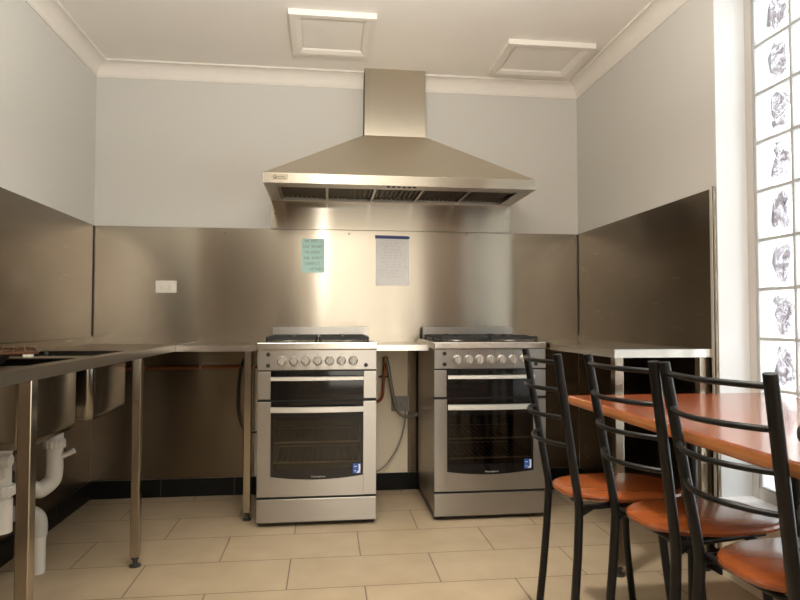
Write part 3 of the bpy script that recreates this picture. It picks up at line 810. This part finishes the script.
MB().prism([(1.655, 1.543), (1.861, 1.541), (1.872, 1.547), (1.870, 1.555), (1.860, 1.560), (1.655, 1.5635)], 'y', YN - .0030, YN - .0016).build('tape', M['blue_tape'], n2)
m = MB()
for k in range(13):
    z = 1.525 - k * .0185; x = 1.685 + random.uniform(-.004, .02) + (.02 if k in (0, 4, 8) else 0)
    xe = 1.845 - random.uniform(0, .05)
    while x < xe:
        w = random.uniform(.014, .034); pts = []
        nn = max(4, int(w / .0035))
        for i in range(nn): pts.append((x + w * i / nn, YN - .0065 - .0012 * 0, z + random.uniform(0, .011)))
        m.tube(pts, .00055, 4); x += w + .007
hw = m.build('handwriting', M['pencil'], n2)
tag(n2, 'white handwritten sheet under dark blue tape on the splashback', 'note', 'paper notes')

# ------------------------------------------------------------------ table
tb = empty('dining_table', (2.67, -2.5, 0))
TX0, TX1, TY0, TY1, TZ = 2.262, 3.066, -3.20, -1.545, .755
sk = .018  # the table stands slightly askew
def tring(o, z): return [(TX0 + o, TY1 - o, z), (TX1 - o, TY1 - o, z), (TX1 - o, TY0 + o, z), (TX0 + o + sk * 1.8, TY0 + o, z)]
MB().loft([tring(.0, TZ - .0045), tring(.003, TZ - .0015), tring(.005, TZ)]).build('table_top', M['table_top'], tb)
MB().loft([tring(.006, TZ - .034), tring(.001, TZ - .029), tring(-.001, TZ - .020), tring(-.0005, TZ - .0044)]).build('edge_band', M['table_edge'], tb)
for x in (2.555, 2.93):
    for y in (-1.86, -2.95):
        l = MB().tube([(x, y, .012), (x, y, TZ - .036)], .0165, 18).build('leg', M['black_metal'], tb, True)
        MB().lathe([(.020, 0), (.020, .014)], 16, (x, y, 0)).build('foot_cap', M['black_plastic'], l)
m = MB()
for x in (2.555, 2.93): m.box(x - .012, x + .012, -2.95, -1.86, TZ - .062, TZ - .036)
for y in (-1.86, -2.95): m.box(2.567, 2.918, y - .012, y + .012, TZ - .062, TZ - .036)
m.build('underframe', M['black_metal'], tb)
tag(tb, 'red brown laminate table with orange edge beside the window', 'table')

# ------------------------------------------------------------------ chairs
def make_chair():
    e = empty('dining_chair', (0, 0, 0))
    hw, lean, fl, h, sz, ss = .145, .075, .025, .931, .457, .482
    def up(sy, z):   # centre line of an upright
        if z >= sz: t = (z - sz) / (h - sz); return Vector((-lean * t, sy * (hw + fl * t), z))
        t = (sz - z) / sz; return Vector((-.035 * t ** 1.5, sy * (hw + .012 * t), z))
    for sy in (1, -1):
        f = MB().tube([up(sy, z) for z in (.008, .15, .30, .40, .44, .47, .51, .60, .75, .90, h)], .0150, 14, flat=(.85, 1.08, (1, 0, 0))).build('upright', M['black_metal'], e, True)
        MB().tube([up(sy, 0), up(sy, .02)], .0165, 12).build('foot_cap', M['black_plastic'], f)
    for i, z in enumerate((.905, .818, .731, .644)):
        a, b = up(1, z), up(-1, z); bow = (.045, .062, .066, .066)[i]; pts = []
        for k in range(15):
            t = k / 14; p = a.lerp(b, t); p.x -= bow * math.sin(PI * t) ** .8 - .004; pts.append(p)
        MB().tube(pts, .0072, 10).build('rung', M['black_metal'], e, True)
    # seat: rounded, narrower between the uprights
    def outline(o, z):
        pts = []; N = 48
        for k in range(N):
            a = 2 * PI * k / N; c, s_ = math.cos(a), math.sin(a)
            ex = .62 if c > 0 else .80
            x = .178 + (.203 + o) * math.copysign(abs(c) ** ex, c); wy = .156 + o
            y = wy * math.copysign(abs(s_) ** .62, s_)
            if x < .18: y *= 1 - .22 * ((.18 - x) / .2) ** 2
            pts.append((x, y, z))
        return pts
    MB().loft([outline(-.014, ss - .022), outline(-.003, ss - .016), outline(0, ss - .008), outline(-.003, ss - .002), outline(-.010, ss)]).build('seat', M['seat_wood'], e, True)
    # under-seat frame and curved front legs
    m = MB(); zf = ss - .031
    m.tube([(0, hw, zf), (.30, .105, zf)], .009, 10); m.tube([(0, -hw, zf), (.30, -.105, zf)], .009, 10); m.tube([(.02, -hw, zf), (.02, hw, zf)], .009, 10); m.tube([(.26, -.11, zf), (.26, .11, zf)], .009, 10)
    for sy in (1, -1): m.prism([(-.002, ss - .023), (.07, ss - .023), (-.002, ss - .065)], 'y', sy * hw - .003, sy * hw + .003)
    m.build('seat_frame', M['black_metal'], e, True)
    for sy in (1, -1):
        f = MB().tube([(.235, sy * .105, zf), (.262, sy * .118, zf - .02), (.276, sy * .130, .36), (.288, sy * .142, .22), (.315, sy * .155, .008)], .0125, 12, smooth=4).build('front_leg', M['black_metal'], e, True)
        MB().lathe([(.0145, 0), (.0145, .02)], 12, (.3155, sy * .155, 0)).build('foot_cap', M['black_plastic'], f)
    return e
ch = make_chair()
poses = [((2.150, -1.765), -.035, 'black ladder-back chair with orange seat, farthest one, beside the right cooker'),
         ((2.252, -2.103), .075, 'black ladder-back chair with orange seat, middle of the row at the table'),
         ((2.290, -2.470), .075, 'black ladder-back chair with orange seat, nearest whole chair back, before the window'),
         ((1.964, -3.22), -.50, 'black ladder-back chair almost wholly cut off by the right picture edge')]
for i, ((x, y), a, lab) in enumerate(poses):
    o = ch if i == 0 else copy_tree(ch)
    o.location = (x, y, 0); o.rotation_euler = (0, 0, a)
    tag(o, lab, 'chair', 'black chairs along the table')

# ------------------------------------------------------------------ camera
C = Vector((1.3586, -3.7566, 1.0343)); yaw, pitch, roll, F = .1198, .0339, .001, 610.14
f = Vector((math.sin(yaw) * math.cos(pitch), math.cos(yaw) * math.cos(pitch), math.sin(pitch)))
r = Vector((math.cos(yaw), -math.sin(yaw), 0)); u = r.cross(f)
r2 = r * math.cos(roll) + u * math.sin(roll); u2 = u * math.cos(roll) - r * math.sin(roll)
cam = bpy.data.cameras.new('camera'); cam.sensor_width = 36; cam.sensor_fit = 'HORIZONTAL'; cam.lens = F * 36 / 800; cam.clip_start = .02
co = bpy.data.objects.new('camera', cam); COL.objects.link(co)
co.matrix_world = Matrix(((r2.x, u2.x, -f.x, C.x), (r2.y, u2.y, -f.y, C.y), (r2.z, u2.z, -f.z, C.z), (0, 0, 0, 1)))
sc.camera = co

# ------------------------------------------------------------------ light
def area(name, loc, sx, sy, power, col, rot=(0, 0, 0)):
    l = bpy.data.lights.new(name, 'AREA'); l.shape = 'RECTANGLE'; l.size = sx; l.size_y = sy; l.energy = power; l.color = col
    o = bpy.data.objects.new(name, l); o.location = loc; o.rotation_euler = rot; COL.objects.link(o); return o
def lamp(name, loc, power, col, r=.10):
    l = bpy.data.lights.new(name, 'POINT'); l.energy = power; l.color = col; l.shadow_soft_size = r
    o = bpy.data.objects.new(name, l); o.location = loc; COL.objects.link(o); return o
WARM = (1, .955, .875)
area('ceiling_fill', (1.42, -2.55, 1.92), .35, .35, 82, WARM, (PI, 0, 0))  # added light without a fitting, brightens the ceiling and walls
lamp('streak_lamp', (1.30, -5.0, 2.10), 26, WARM, .03)  # unseen lamp placed for the bright streak on the splashback
sp_ = bpy.data.lights.new('floor_fill_spot', 'SPOT'); sp_.energy = 140; sp_.color = WARM; sp_.spot_size = math.radians(82); sp_.spot_blend = 1; sp_.shadow_soft_size = .06  # added spot without a fitting, brightens the floor towards the right
so = bpy.data.objects.new('floor_fill_spot', sp_); so.location = (2.05, -1.75, 2.53); so.rotation_euler = (0, 0, 0); COL.objects.link(so)
# daylight through the glazed doors behind the camera
area('door_daylight', (2.18, YB + .05, 1.15), 1.54, 2.1, 33, (1, .95, .86), (PI / 2, 0, 0))
w = bpy.data.worlds.new('daylight'); sc.world = w; w.use_nodes = True
bg = w.node_tree.nodes['Background']; bg.inputs['Color'].default_value = (.97, .99, 1, 1); bg.inputs['Strength'].default_value = 6.5

# ------------------------------------------------------------------ view
sc.view_settings.view_transform = 'Standard'; sc.view_settings.look = 'None'
sc.view_settings.exposure = -.06; sc.view_settings.gamma = 1; sc.view_settings.use_curve_mapping = False
sc.cycles.use_denoising = True
sc.cycles.max_bounces = 10; sc.cycles.transparent_max_bounces = 16
sc.cycles.sample_clamp_indirect = 6
